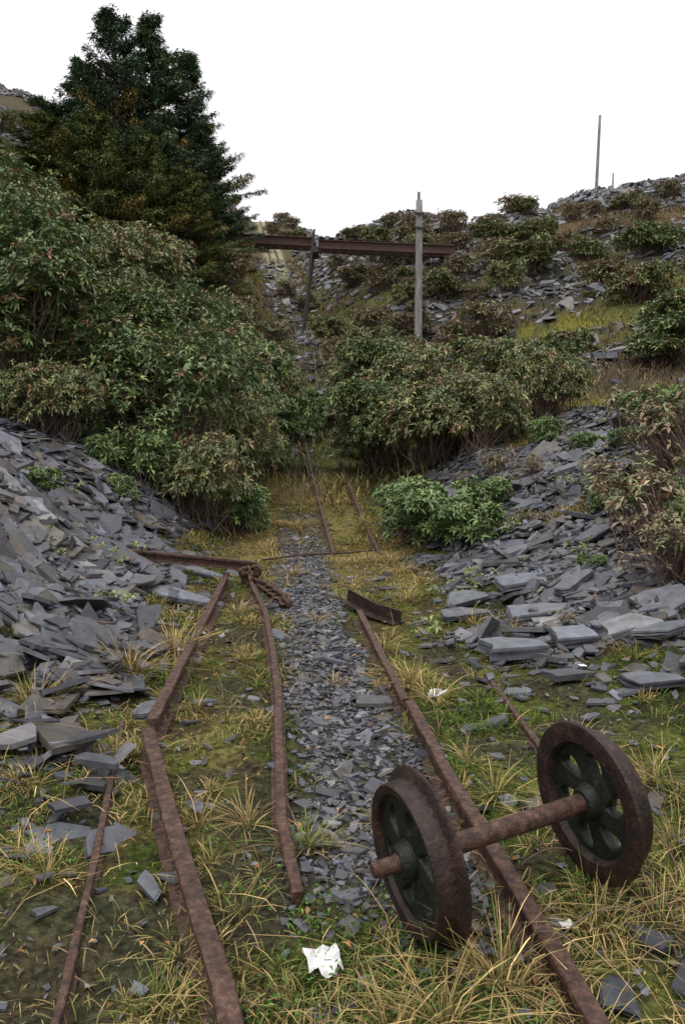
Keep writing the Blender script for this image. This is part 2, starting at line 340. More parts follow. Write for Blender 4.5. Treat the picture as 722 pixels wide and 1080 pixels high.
# ------------------------------------------------------------ rails & iron
def sweep(name,pts,prof,mat,parent=None,jit=0.0012,sub=.12):
    pts=[np.array(p,float) for p in pts]
    out=[]
    for a,b in zip(pts[:-1],pts[1:]):
        k=max(1,int(np.linalg.norm(b-a)/sub))
        for i in range(k): out.append(a+(b-a)*i/k)
    out.append(pts[-1]); Pn=np.array(out)
    T=np.gradient(Pn,axis=0); T/=np.linalg.norm(T,axis=1,keepdims=True)
    up=np.array([0,0,1.]); S=np.cross(T,up); S/=np.linalg.norm(S,axis=1,keepdims=True); U=np.cross(S,T)
    pr=np.array(prof); K=len(pr)
    V=Pn[:,None]+S[:,None]*pr[None,:,0,None]+U[:,None]*pr[None,:,1,None]
    V=V+rng.normal(0,jit,V.shape)
    n=len(Pn); sizes=[];loops=[]
    for i in range(n-1):
        for j in range(K):
            j2=(j+1)%K
            loops+= [i*K+j,i*K+j2,(i+1)*K+j2,(i+1)*K+j]; sizes.append(4)
    loops+=list(range(K))[::-1]; sizes.append(K)
    loops+=[(n-1)*K+j for j in range(K)]; sizes.append(K)
    return add(name,make_mesh(name,V,sizes,loops,None,mat),parent=parent)
def railprof(h=.1,hw=.026,fw=.045,w=.008):
    return [(-fw,0),(fw,0),(fw,.010),(w,.018),(w,h-.030),(hw,h-.022),(hw,h-.004),(hw-.004,h),(-hw+.004,h),(-hw,h-.004),(-hw,h-.022),(-w,h-.030),(-w,.018),(-fw,.010)]
def rail(name,xy,h=.1,dz=0,absz=False,**k):
    pts=[]
    for i,p in enumerate(xy):
        if absz: z=p[2]
        else:
            z=np.mean([Hs(p[0]+a,p[1]+b) for a in (-.05,0,.05) for b in (-.1,0,.1)])+dz+(p[2] if len(p)>2 else 0)
        pts.append((p[0],p[1],z))
    return sweep(name,pts,railprof(h,**k),M_rust)
rail('rail',[(.66,1.2),(.585,1.87),(.49,2.68),(.44,3.1),(.345,3.97)],.11,.0)
rail('rail',[(.325,4.02),(.24,4.9),(.13,6.05)],.10,.0,hw=.022)
rail('rail',[(-.14,2.36,-.03),(-.225,2.8),(-.30,3.6),(-.35,4.2),(-.45,5.0),(-.60,6.1),(-.90,7.5)],.085,.0,hw=.02,fw=.035)
rail('rail',[(-.10,1.2),(-.30,1.87),(-.57,2.6),(-.90,3.56)],.115,.0,hw=.03,fw=.05)
rail('rail',[(-.905,3.66),(-.96,4.6),(-1.03,6.0),(-1.10,7.5)],.115,.0,hw=.028,fw=.05)
rail('rail',[(-.66,1.5),(-.74,2.0),(-.82,2.45),(-.95,3.1),(-1.10,3.86)],.055,-.015,hw=.012,fw=.02)
rail('rail',[(.93,3.2,-.03),(.92,3.6),(.87,4.7)],.05,-.01,hw=.014,fw=.02)
rail('rail',[(-2.1,7.35,.30),(-.86,7.45,.16)],.09,absz=True,hw=.03,fw=.04)
rail('rail',[(-.10,8.9),(-.35,12.0),(-.60,15),(-.95,19),(-1.3,24),(-1.7,32),(-2.5,42)],.08,0,hw=.02,fw=.035)
rail('rail',[(.42,8.9),(.20,12.0),(.0,15),(-.35,19),(-.7,24),(-1.1,32),(-1.9,42)],.08,0,hw=.02,fw=.035)
for off in (-.3,.3):
    rail('rail',[(float(xc(y))+off,y,.0) for y in (60,66,75,90)],.15,.02,hw=.05,fw=.07)
def box(sx,sy,sz,loc,rot=(0,0,0),mat=None,name='part',parent=None,bevel=0):
    bm=bmesh.new(); bmesh.ops.create_cube(bm,size=1)
    bmesh.ops.scale(bm,vec=(sx,sy,sz),verts=bm.verts)
    if bevel: bmesh.ops.bevel(bm,geom=bm.edges[:],offset=bevel,segments=2,affect='EDGES')
    me=bpy.data.meshes.new(name); bm.to_mesh(me); bm.free()
    if mat: me.materials.append(mat)
    return add(name,me,loc,rot,parent=parent)
prof=[(-.07,0),(.07,0),(.07,.008),(.0,.012),(.0,.10),(-.012,.10),(-.012,.012),(-.07,.008)]
sweep('rusty_angle_iron',[(.04,6.5,Hs(.06,6.5)+.07),(.25,6.15,Hs(.25,6.15)+.02),(.44,6.0,Hs(.42,6.0)+.01)],prof,M_rustdark)
def tube(name,pts,r,mat,parent=None,k=6,jit=0):
    pr=[(math.cos(2*math.pi*i/k)*r,math.sin(2*math.pi*i/k)*r) for i in range(k)]
    return sweep(name,pts,pr,mat,parent,jit)
tube('iron_rod',[(-.85,8.3,.12),(-.4,8.8,.10),(.05,9.1,.07),(.5,9.2,.10)],.012,M_rust)
ch=empty('rusty_chain',(0,0,0))
def torus_me(name,R,r,el,mat):
    bm=bmesh.new(); n=16;k=6;vs=[]
    for i in range(n):
        a=2*math.pi*i/n; cx=math.cos(a)*R+(el if math.cos(a)>0 else -el); cy=math.sin(a)*R
        vs.append([bm.verts.new((cx+math.cos(a)*r*math.cos(2*math.pi*j/k),cy+math.sin(a)*r*math.cos(2*math.pi*j/k),r*math.sin(2*math.pi*j/k))) for j in range(k)])
    for i in range(n):
        for j in range(k):
            bm.faces.new((vs[i][j],vs[(i+1)%n][j],vs[(i+1)%n][(j+1)%k],vs[i][(j+1)%k]))
    me=bpy.data.meshes.new(name); bm.to_mesh(me); bm.free(); me.materials.append(mat); 
    for p in me.polygons: p.use_smooth=True
    return me
lm=torus_me('link',.034,.013,.03,M_rust)
cp=[(-.90,7.5),(-.80,7.3),(-.70,7.15),(-.60,6.95),(-.50,6.75),(-.47,6.55)]
cpx=np.interp(np.linspace(0,5,18),range(6),[p[0] for p in cp]); cpy=np.interp(np.linspace(0,5,18),range(6),[p[1] for p in cp])
for i in range(18):
    x,y=cpx[i],cpy[i]; j=min(i+1,17); a=math.atan2(cpy[j]-cpy[j-1],cpx[j]-cpx[j-1])
    add('link_%d'%i,lm,(x,y,Hs(x,y)+.045),(math.pi/2*(i%2)+.3,.0,a+rng.uniform(-.2,.2)),(1.2,1.2,1.2),ch)
for i in range(10):
    x=-.86+rng.uniform(-.09,.09); y=7.4+rng.uniform(-.12,.12)
    add('heap_link_%d'%i,lm,(x,y,Hs(x,y)+rng.uniform(.05,.18)),tuple(rng.uniform(0,3,3)),(1.2,1.2,1.2),ch)

# ------------------------------------------------------------ wheelset
def lathe(name,prof,mat,n=72,parent=None):
    bm=bmesh.new(); K=len(prof); R=[]
    for i in range(n):
        a=2*math.pi*i/n
        R.append([bm.verts.new((x,r*math.cos(a),r*math.sin(a))) for x,r in prof])
    for i in range(n):
        for j in range(K):
            j2=(j+1)%K
            bm.faces.new((R[i][j],R[i][j2],R[(i+1)%n][j2],R[(i+1)%n][j]))
    bmesh.ops.recalc_face_normals(bm,faces=bm.faces)
    me=bpy.data.meshes.new(name); bm.to_mesh(me); bm.free(); me.materials.append(mat)
    for p in me.polygons: p.use_smooth=True
    o=add(name,me,parent=parent)
    m=o.modifiers.new('e','EDGE_SPLIT'); m.split_angle=math.radians(38)
    return o
ws=empty('wagon_wheelset')
pL=Vector((.205,2.19,.262)); pR=Vector((.805,2.43,.325))
ax=(pR-pL); L=ax.length; ax.normalize()
ws.location=pL
ws.rotation_mode='QUATERNION'; ws.rotation_quaternion=ax.to_track_quat('X','Z')
def web_mesh(name,R,rh,th,mat):
    cu=bpy.data.curves.new(name,'CURVE'); cu.dimensions='2D'; cu.fill_mode='BOTH'; cu.extrude=th; cu.bevel_depth=.008; cu.bevel_resolution=2
    def poly(pts):
        s=cu.splines.new('POLY'); s.points.add(len(pts)-1)
        for i,p in enumerate(pts): s.points[i].co=(p[0],p[1],0,1)
        s.use_cyclic_u=True
    poly([(R*math.cos(2*math.pi*i/64),R*math.sin(2*math.pi*i/64)) for i in range(64)])
    for k in range(6):
        c=math.pi/3*k+.25
        r1=rh+.018; r2=R-.022; pts=[]
        rm=(r1+r2)/2; hr=(r2-r1)/2
        for i in range(28):
            t=2*math.pi*i/28; ct,st=math.cos(t),math.sin(t)
            rr=rm+hr*math.copysign(abs(ct)**.75,ct)
            hw=(.014+.038*(rr-r1)/(r2-r1))*math.copysign(abs(st)**.8,st)
            ang=c+hw/rr+.28*(rr-r1)/(r2-r1)
            pts.append((rr*math.cos(ang),rr*math.sin(ang)))
        poly(pts)
    o=bpy.data.objects.new(name+'_tmp',cu); COL.objects.link(o)
    bpy.context.view_layer.update()
    dg=bpy.context.evaluated_depsgraph_get()
    me=bpy.data.meshes.new_from_object(o.evaluated_get(dg))
    bpy.data.objects.remove(o)
    me.materials.clear(); me.materials.append(mat)
    return me
RW=.218
rim=[(-.030,RW-.030),(-.036,RW-.004),(-.030,RW),(.018,RW+.003),(.024,RW+.010),(.028,RW+.032),(.034,RW+.038),(.044,RW+.034),(.048,RW+.02),(.046,RW-.026),(.034,RW-.036),(.01,RW-.038),(-.02,RW-.036)]
hub=[(-.050,.026),(-.053,.040),(-.045,.048),(-.02,.058),(.03,.058),(.050,.048),(.056,.042),(.056,.026)]
wm=web_mesh('web',RW-.030,.050,.010,M_iron)
def wheel(nm,x,flip,spin):
    e=empty(nm); e.parent=ws; e.location=(x,0,0); e.rotation_euler=(spin,0,math.pi if flip else 0)
    lathe('rim',rim,M_rustdark,parent=e); lathe('hub',hub,M_iron,n=40,parent=e)
    add('spokes',wm,(0.004,0,0),(math.pi/2,0,math.pi/2),parent=e)
wheel('wheel_1',0,False,.3)
wheel('wheel_2',L,True,.9)
axp=[(-.13,.001),(-.13,.019),(-.125,.023),(-.06,.024),(-.05,.029),(.10,.031),(L-.10,.031),(L+.05,.029),(L+.055,.023),(L+.105,.022),(L+.11,.016),(L+.11,.001)]
lathe('axle',axp,M_rust,n=28,parent=ws)

# ------------------------------------------------------------ bridge
br=empty('footbridge',(0,0,0))
A=Vector((-6.1,40,10.75)); Bq=Vector((5.5,40.2,10.2))
def ibeam(nm,a,b,yoff,h=.42):
    pr=[(-.12,0),(.12,0),(.12,.04),(.02,.05),(.02,h-.05),(.12,h-.04),(.12,h),(-.12,h),(-.12,h-.04),(-.02,h-.05),(-.02,.05),(-.12,.04)]
    sweep(nm,[(a[0],a[1]+yoff,a[2]-h/2),(b[0],b[1]+yoff,b[2]-h/2)],pr,M_rust,br,sub=1)
mid=A.lerp(Bq,.41)
for k,yo in enumerate((0,.9)):
    ibeam('girder_%d'%(k*2+1),A,mid+Vector((-.1,0,.02)),yo)
    ibeam('girder_%d'%(k*2+2),mid+Vector((.15,0,-.08)),Bq,yo)
for i in range(24):
    p=A.lerp(Bq,(i+.5)/24)
    box(.26,1.2,.06,(p.x,p.y+.5,p.z+.24),(0,rng.uniform(-.02,.02),rng.uniform(-.05,.05)),M_darkwood,'deck_plank_%d'%i,br,.01)
zb=Hs(mid.x-.6,40)
tube('trestle_post_1',[(mid.x-.65,39.7,zb-.5),(mid.x-.02,39.75,mid.z+.55)],.065,M_darkwood,br)
tube('trestle_post_2',[(mid.x-.65,41.3,zb-.5),(mid.x-.02,41.2,mid.z+.25)],.065,M_darkwood,br)
box(.3,1.5,.3,(mid.x,40.5,mid.z-.38),(0,0,0),M_darkwood,'cross_head',br,.01)
box(.9,2.2,1.6,(A.x-.1,40.7,A.z-1.1),(0,0,0),M_darkwood,'abutment_left',br,.05)
box(.9,2.2,1.6,(Bq.x+.1,40.8,Bq.z-1.1),(0,0,0),M_darkwood,'abutment_right',br,.05)

# ------------------------------------------------------------ poles
def pole(name,x,y,ztop,r0,r1,lean,insul=True):
    z=Hs(x,y); h=ztop-z; e=empty(name,(x,y,z)); 
    pts=[(lean*t*h,0,h*t-.5*(1-t)) for t in np.linspace(0,1,9)]
    k=10;V=[];n=len(pts)
    for i,p in enumerate(pts):
        r=r0+(r1-r0)*i/(n-1)
        for j in range(k):
            a=2*math.pi*j/k; V.append((p[0]+r*math.cos(a),p[1]+r*math.sin(a),p[2]))
    s=[];l=[]
    for i in range(n-1):
        for j in range(k):
            l+=[i*k+j,i*k+(j+1)%k,(i+1)*k+(j+1)%k,(i+1)*k+j]; s.append(4)
    l+=[(n-1)*k+j for j in range(k)]; s.append(k)
    add('shaft',make_mesh('shaft',V,s,l,None,M_wood,True),parent=e)
    if insul:
        box(.10,.10,.34,(lean*h-.02,-.02,h+.12),(0,0,0),M_wood,'cap',e,.02)
        for zz in (.5,1.0):
            box(.34,.07,.07,(lean*h,-.14,h-zz),(0,.1,0),M_darkwood,'bracket',e,.01)
        for zz in np.arange(1.6,h-1.2,.9):
            box(.30,.03,.03,(lean*zz,-.0,zz),(0,0,0),M_darkwood,'step_iron',e)
pole('utility_pole',2.80,30,9.75,.15,.115,-.002)
pole('utility_pole',19.6,64,25.4,.14,.10,.02,False)
pole('utility_pole',24.5,75,24.5,.10,.07,.0,False)

# ------------------------------------------------------------ vegetation builders
def leaves_from(P,ax_,length,width,col,droop=.15,fold=.25):
    N=len(P)
    r=rng.normal(0,1,(N,3)); side=np.cross(ax_,np.array([0,0,1.])+r*.35); side/=np.linalg.norm(side,axis=1,keepdims=True)+1e-9
    up=np.cross(side,ax_)
    Ln=length[:,None]; W=width[:,None]
    m=P+ax_*Ln*.55
    tip=P+ax_*Ln-np.array([0,0,1])*Ln*droop
    V=np.stack([P,m+side*W*.5+up*W*fold,tip,m-side*W*.5+up*W*fold,m],1)
    Cc=np.repeat(col[:,None],5,1)
    return V,Cc
LF=[(0,4,1),(1,4,2),(2,4,3),(3,4,0)]
def rosettes(Cn,axd,nl,ln,wd,colf):
    N=len(Cn)
    t,b,n=frames(axd,rng.uniform(0,6.28,N))
    k=np.arange(nl)
    ang=(k*2.4)[None,:]+rng.uniform(-.3,.3,(N,nl))
    el=rng.uniform(-.15,.75,(N,nl))
    D=(t[:,None]*np.cos(ang)[...,None]+b[:,None]*np.sin(ang)[...,None])*np.cos(el)[...,None]+n[:,None]*np.sin(el)[...,None]
    D=D.reshape(-1,3)
    P=np.repeat(Cn[:,None],nl,1).reshape(-1,3)
    M=len(P)
    col=np.repeat(colf(N)[:,None],nl,1).reshape(-1,3)*np.exp(rng.normal(0,.18,M))[:,None]
    return leaves_from(P,D,ln*rng.uniform(.7,1.2,M),wd*rng.uniform(.8,1.2,M),col)
def palette(kind):
    def f(N):
        u=rng.random(N)
        P={'green':[(C(.10,.15,.060),.42),(C(.14,.19,.075),.28),(C(.22,.255,.095),.18),(C(.23,.20,.09),.07),(C(.24,.12,.07),.05)],
           'olive':[(C(.14,.17,.075),.40),(C(.19,.21,.09),.3),(C(.25,.24,.10),.18),(C(.22,.14,.08),.12)],
           'brown':[(C(.20,.175,.10),.42),(C(.24,.185,.115),.28),(C(.16,.18,.08),.2),(C(.26,.16,.09),.1)],
           'bright':[(C(.10,.165,.055),.5),(C(.14,.20,.07),.3),(C(.21,.25,.09),.2)]}[kind]
        out=np.zeros((N,3)); acc=0
        for c,w in P:
            out[(u>=acc)&(u<acc+w+1e-6)]=c; acc+=w
        return out*np.exp(rng.normal(0,.22,N))[:,None]
    return f
def tubes_batch(P,r0,r1,k=4):
    N,n,_=P.shape
    T=np.gradient(P,axis=1); T/=np.linalg.norm(T,axis=2,keepdims=True)+1e-9
    S=np.cross(T,np.array([.3,.2,.93])); S/=np.linalg.norm(S,axis=2,keepdims=True)+1e-9; U=np.cross(T,S)
    a=2*np.pi*np.arange(k)/k
    rr=(r0[:,None]+(r1-r0)[:,None]*np.linspace(0,1,n)[None,:])
    V=P[:,:,None]+rr[:,:,None,None]*(S[:,:,None]*np.cos(a)[None,None,:,None]+U[:,:,None]*np.sin(a)[None,None,:,None])
    faces=[]
    for i in range(n-1):
        for j in range(k):
            faces.append((i*k+j,i*k+(j+1)%k,(i+1)*k+(j+1)%k,(i+1)*k+j))
    return V.reshape(N,n*k,3),faces
def merge(name,parts,mats):
    Vs=[];Ss=[];Ls=[];Cs=[];Ms=[];off=0
    for V,Cc,faces,mi in parts:
        N,nv,_=V.shape
        s,l=pattern(N,nv,faces)
        Vs.append(V.reshape(-1,3)); Ss.append(s); Ls.append(l+off); off+=N*nv
        Cs.append(Cc.reshape(-1,3) if Cc is not None else np.full((N*nv,3),.1))
        Ms.append(np.full(len(s),mi,np.int32))
    me=make_mesh(name,np.concatenate(Vs),np.concatenate(Ss),np.concatenate(Ls),np.concatenate(Cs),None)
    for m in mats: me.materials.append(m)
    me.polygons.foreach_set('material_index',np.concatenate(Ms))
    return me
def bush_mesh(name,r,h,nros,kind,ln=.12,wd=.036,nl=8,lobes=9,nstem=60,inner=.35,gap=.38):
    a=rng.uniform(0,6.28,lobes); rr=r*np.sqrt(rng.random(lobes))*.68
    lc=np.stack([rr*np.cos(a),rr*np.sin(a),h*rng.uniform(.2,.76,lobes)],-1); lr=r*rng.uniform(.2,.46,lobes); lr2=h*rng.uniform(.13,.30,lobes)
    li=rng.integers(0,lobes,nros)
    u=rng.normal(0,1,(nros,3)); u/=np.linalg.norm(u,axis=1,keepdims=True); 
    dn=u[:,2]<-.35; u[dn,2]*=-1
    sh=1-inner*rng.random(nros)**1.5
    sh+=np.where(rng.random(nros)<.25,rng.uniform(0,.45,nros),0)
    R=np.stack([lr[li],lr[li],lr2[li]],-1)
    Pn=lc[li]+u*R*sh[:,None]
    q=2.4/max(r,.6)
    keep=fbm(Pn[:,0]*q+7+Pn[:,2]*1.1,Pn[:,1]*q+3+Pn[:,2]*1.7,2)>gap
    Pn=Pn[keep]; u=u[keep]
    Pn[:,2]=np.maximum(Pn[:,2],.03)
    axd=u*.7+np.array([0,0,.65])+rng.normal(0,.25,u.shape)
    axd/=np.linalg.norm(axd,axis=1,keepdims=True)
    V,Cc=rosettes(Pn,axd,nl,ln,wd,palette(kind))
    m=min(nstem,len(Pn)); k=rng.choice(len(Pn),m,replace=False)
    base=np.stack([rng.normal(0,.2*r,m),rng.normal(0,.2*r,m),np.full(m,-.15)],-1)
    t=np.linspace(0,1,7)[None,:,None]
    end=Pn[k][:,None]; b0=base[:,None]
    ctrl=b0+(end-b0)*np.array([.5,.5,.4])+rng.normal(0,.12*r,(m,1,3))
    Pp=b0*(1-t)**2+2*ctrl*t*(1-t)+end*t*t
    Pp[:,1:-1]+=rng.normal(0,.015*r,Pp[:,1:-1].shape)
    TV,tf=tubes_batch(Pp,np.full(m,.008+.005*r),np.full(m,.003))
    return merge(name,[(V,Cc,LF,0),(TV,None,tf,1)],[M_leaf,M_stem])
BM={
 'L1':bush_mesh('bush_L1',2.3,3.3,3800,'green',ln=.17,wd=.05,nstem=90,lobes=24),
 'L2':bush_mesh('bush_L2',2.2,3.0,3600,'olive',ln=.17,wd=.05,nstem=90,lobes=22),
 'M1':bush_mesh('bush_M1',1.45,2.3,3000,'green',ln=.125,wd=.038,nstem=130,lobes=20,gap=.40),
 'M2':bush_mesh('bush_M2',1.3,1.8,2300,'olive',ln=.13,wd=.038,nstem=150,lobes=18,gap=.40),
 'S1':bush_mesh('bush_S1',.75,.75,900,'bright',ln=.12,wd=.036,nstem=40,lobes=12),
 'S2':bush_mesh('bush_S2',.75,1.0,260,'brown',ln=.10,wd=.03,nl=6,nstem=110,lobes=12),
 'F1':bush_mesh('bush_F1',1.6,2.0,1300,'olive',ln=.22,wd=.08,nl=7,nstem=60,lobes=18),
 'F2':bush_mesh('bush_F2',1.6,2.1,850,'brown',ln=.20,wd=.07,nl=7,nstem=160,lobes=18),
 'F3':bush_mesh('bush_F3',1.6,1.9,1300,'green',ln=.22,wd=.08,nl=7,nstem=60,lobes=18),
}
def bush(kind,x,y,s=1.0,sz=None,name='rhododendron_bush',dz=-.05):
    sz=sz or s
    add(name,BM[kind],(x,y,Hs(x,y)+dz),(0,0,rng.uniform(0,6.28)),(s,s,sz))
# left
bush('M1',-2.15,11.0,1.0,1.0); bush('M2',-1.75,10.1,.62,.7); bush('M1',-2.1,14.0,.85,1.0); bush('M2',-3.2,12.4,.9,.95); bush('S1',-1.35,10.3,.8,.8); bush('S1',-2.5,9.7,.8,.9)
bush('M1',-2.2,16.5,.9,1.0); bush('M2',-3.0,19,1.2,1.2); bush('M2',-1.75,12.8,.7,.95); bush('M2',-2.0,21,.8,.9); bush('S1',-1.35,15,.8,.9); bush('M2',-2.9,26,1.0,.9)
bush('L1',-6.6,15,.95,.95); bush('L2',-4.7,16,.8,.85); bush('L1',-8.6,19,1.0,.9); bush('L2',-5.9,20,.95,1.0); bush('L1',-4.6,22.5,.85,.85)
bush('M1',-4.4,11.2,1.0,.9); bush('M1',-5.6,12.5,1.1,1.0); bush('M1',-7.2,13.2,1.1,1.0); bush('M2',-3.7,9.8,.6,.6); bush('M1',-3.3,14.5,1.0,1.0)
bush('L2',-7.9,26,1.1,1.0); bush('L2',-5.2,28,.9,.7); bush('F2',-4.5,32,1.0,.8); bush('F2',-5.6,35.5,1.1,1.0); bush('F1',-7.6,37,1.2,1.0); bush('F2',-7.6,44,1.2,1.0); bush('L2',-11,27,1.2,1.1)
# right of incline
bush('M1',.75,14.8,.78,.75); bush('M2',1.6,13.6,1.0,.9); bush('M2',2.8,14.6,.85,.85); bush('M2',1.7,16.8,1.1,1.0); bush('M1',.8,18.5,.9,.9); bush('S1',.15,16.5,.7,.9); bush('M2',.35,22,.8,.8)
bush('M2',2.2,12.4,.7,.75); bush('M1',3.6,17.5,.7,.6); bush('M2',3.4,13.6,.6,.7)
# scrub closing over the track in the cutting
bush('S1',-1.25,18,.9,1.3); bush('S1',-.1,19.5,.8,1.1); bush('M2',-1.9,24.5,.6,.7); bush('M2',-.2,26,.6,.7); bush('F1',-2.6,30,.6,.6); bush('F2',-.3,30,.5,.6); bush('S1',-1.1,22,.8,.9); bush('F2',-3.0,35,.6,.6); bush('F1',-.6,36,.6,.6); bush('F2',-1.9,45,.5,.5); bush('F2',-3.4,49,.5,.5)
bush('S1',1.05,9.3,1.0,.9); bush('S1',1.4,8.7,.7,.6); bush('S1',.95,10.3,.8,.8); bush('S1',1.75,9.6,.6,.6)
bush('S2',2.75,6.6,1.0,.9); bush('S2',2.55,5.9,.7,.6); bush('S2',3.35,7.8,1.0,.9); bush('S1',2.9,6.2,.6,.6); bush('S1',3.6,8.6,.8,.9); bush('S1',2.9,7.2,.5,.5)
for a in [(2.4,9.8,.35),(3.1,10.2,.4),(1.9,8.3,.3),(2.7,8.6,.3),(2.2,11,.45),(3.9,10.8,.5),(3.0,11.6,.5),(4.4,12,.5),(2.1,6.6,.22),(1.6,5.6,.18),(-2.9,7.6,.3),(-2.5,8.9,.35),(-3.1,6.6,.3),(2.6,7.9,.3),(3.3,9.3,.4)]:
    bush('S1' if rng.random()<.6 else 'S2',*a)
bush('F3',8.3,20.5,.8,.6); bush('F1',10.3,21.5,.8,.7); bush('F3',5.5,21,.5,.45); bush('F3',9.6,23,.8,.7); bush('F2',4.6,20,.5,.45); bush('F1',6.8,24,.5,.4)
pts=[(1.6,27,'F2'),(3.9,25,'F1'),(1.4,33,'F2'),(2.6,36,'F1'),(4.2,35,'F1'),(5.5,37,'F2'),(7.2,38,'F2'),(9,40,'F2'),(6,44,'F2'),(8.5,36,'F1'),
(11,38,'F3'),(13.5,37,'F3'),(15.5,40,'F3'),(16.5,36,'F1'),(18.5,40,'F3'),(20,44,'F1'),(12.5,44,'F2'),(15,46,'F2'),(22,48,'F1'),
(13,30,'F2'),(15,33,'F1'),(10.5,33,'F2'),(6.5,33,'F1'),(3.0,44,'F2'),(2.0,48,'F2'),(5,52,'F2'),(9,50,'F2'),(0.8,56,'F2'),(11,54,'F2'),(18,52,'F1'),(1.0,30,'F1'),(1.3,23,'F1'),(10,28,'F1'),(12,26,'F3'),(14,27,'F2'),(17,31,'F2'),(11,46,'F1'),(8,45,'F1'),(17,46,'F2'),
(1.6,41,'F2'),(3.2,40,'F1'),(1.0,45,'F2'),(4.4,47,'F2'),(1.8,52,'F1'),(3.6,55,'F2'),(-.2,51,'F2'),(4.0,43,'F1'),(6.5,48,'F2'),(-7.2,50,'F2'),(-9.5,60,'F2'),(-8.2,55,'F1'),
(-6.5,68,'F2'),(-9.8,72,'F2'),(-7.0,80,'F2'),(-12.5,84,'F2'),(-6.2,88,'F2'),(-11.5,90,'F1'),(-5.0,86,'F2'),(-14.5,90,'F2'),(-4.4,74,'F1'),(4.5,29,'F2'),(2.8,31,'F2'),(9.5,44,'F1'),(14,50,'F2'),(21,54,'F2')]
for x,y,k in pts: bush(k,x+rng.uniform(-.4,.4),y+rng.uniform(-.5,.5),rng.uniform(.5,.95),rng.uniform(.45,.75),'hillside_bush')
cnt=0
while cnt<150:
    x=rng.uniform(-36,30); y=rng.uniform(24,88); d=x-float(xc(y))
    if abs(d)<4.8 or (d>0 and y>58) : continue
    if d<0 and y<46 and d>-9: continue
    if (x-7.2)**2/9+(y-27)**2/9<1: continue
    k=['F1','F2','F3'][rng.integers(0,3)] if d<0 else ['F1','F2','F2'][rng.integers(0,3)]
    g=1.0 if d<0 else .65
    s_=rng.uniform(.25,.95)*g
    bush(k,x,y,s_,s_*rng.uniform(.75,1.1),'hillside_bush'); cnt+=1

# conifers
def conifer_mesh(name,Ht,Rb,seedcol,nb=230):
    zf=rng.random(nb)**.85*.93+.06; z=zf*Ht
    Lb=Rb*(1-zf)**.85*rng.uniform(.5,1.25,nb)+.22
    az=rng.uniform(0,6.28,nb)
    Lb*=.65+.7*vn(az*1.1+3,z*.8)
    Vs=[];Cs=[]
    out=np.stack([np.cos(az),np.sin(az),np.zeros(nb)],-1)
    slope=-.25+.8*zf+rng.normal(0,.08,nb)
    n=6; t=np.linspace(0,1,n)
    path=np.array([0,0,1.])*z[:,None,None]+out[:,None]*(Lb[:,None]*t)[...,None]
    path[:,:,2]+=Lb[:,None]*(slope[:,None]*t+.22*t**2)
    for i in range(nb):
        m=int(Lb[i]/.10)*2+4
        tt=rng.uniform(.12,1,m)**.8
        c=np.stack([np.interp(tt,t,path[i,:,k]) for k in range(3)],-1)
        sd=np.array([-out[i,1],out[i,0],0])
        spread=(1-tt)*.5*min(1.2,Lb[i]*.45)+.10
        off=rng.uniform(-1,1,m)*spread
        c=c+sd*off[:,None]; c[:,2]-=np.abs(off)*.25
        k=6
        P=np.repeat(c[:,None],k,1).reshape(-1,3)+rng.normal(0,.06,(m*k,3))
        D=out[i]*.6+sd*(np.sign(np.repeat(off,k))*.6)[:,None]+rng.normal(0,.45,(m*k,3))+np.array([0,0,-.15])
        D/=np.linalg.norm(D,axis=1,keepdims=True)
        base=seedcol*np.exp(rng.normal(0,.3))
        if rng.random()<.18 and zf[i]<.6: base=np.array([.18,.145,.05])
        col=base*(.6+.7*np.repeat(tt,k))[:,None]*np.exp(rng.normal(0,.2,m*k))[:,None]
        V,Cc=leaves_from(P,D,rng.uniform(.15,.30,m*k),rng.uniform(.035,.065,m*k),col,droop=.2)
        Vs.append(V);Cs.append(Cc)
    BV,bf=tubes_batch(path,.02+.02*Lb,np.full(nb,.008))
    tr=np.zeros((1,8,3)); tr[0,:,2]=np.linspace(-1,Ht*.97,8)
    TV,tf=tubes_batch(tr,np.array([.02*Ht]),np.array([.02]),k=8)
    return merge(name,[(np.concatenate(Vs),np.concatenate(Cs),LF,0),(BV,None,bf,1),(TV,None,tf,1)],[M_needle,M_stem])
CM=[conifer_mesh('con1',13.5,3.4,np.array([.070,.108,.066])),conifer_mesh('con2',12.5,3.1,np.array([.075,.11,.058])),conifer_mesh('con3',9,2.9,np.array([.11,.13,.05]),170)]
for k,x,y,s,top in [(0,-9.5,35,1.05,18.7),(1,-8.3,36.5,1.0,19.3),(0,-7.0,38,.9,18.3),(1,-11.1,36,1.0,17.2),(2,-9.6,32,1.0,13.6),(1,-6.2,37,.8,15.0),(2,-8.0,33,.9,13.2),(2,-12.2,34,1.0,14.2),(2,-6.5,33.5,.75,12.0)]:
    z=Hs(x,y)
    ht=[13.5,12.5,9][k]
    sz=(top-z)/ht
    add('conifer_tree',CM[k],(x,y,z),(0,0,rng.uniform(0,6.28)),(s,s,sz))

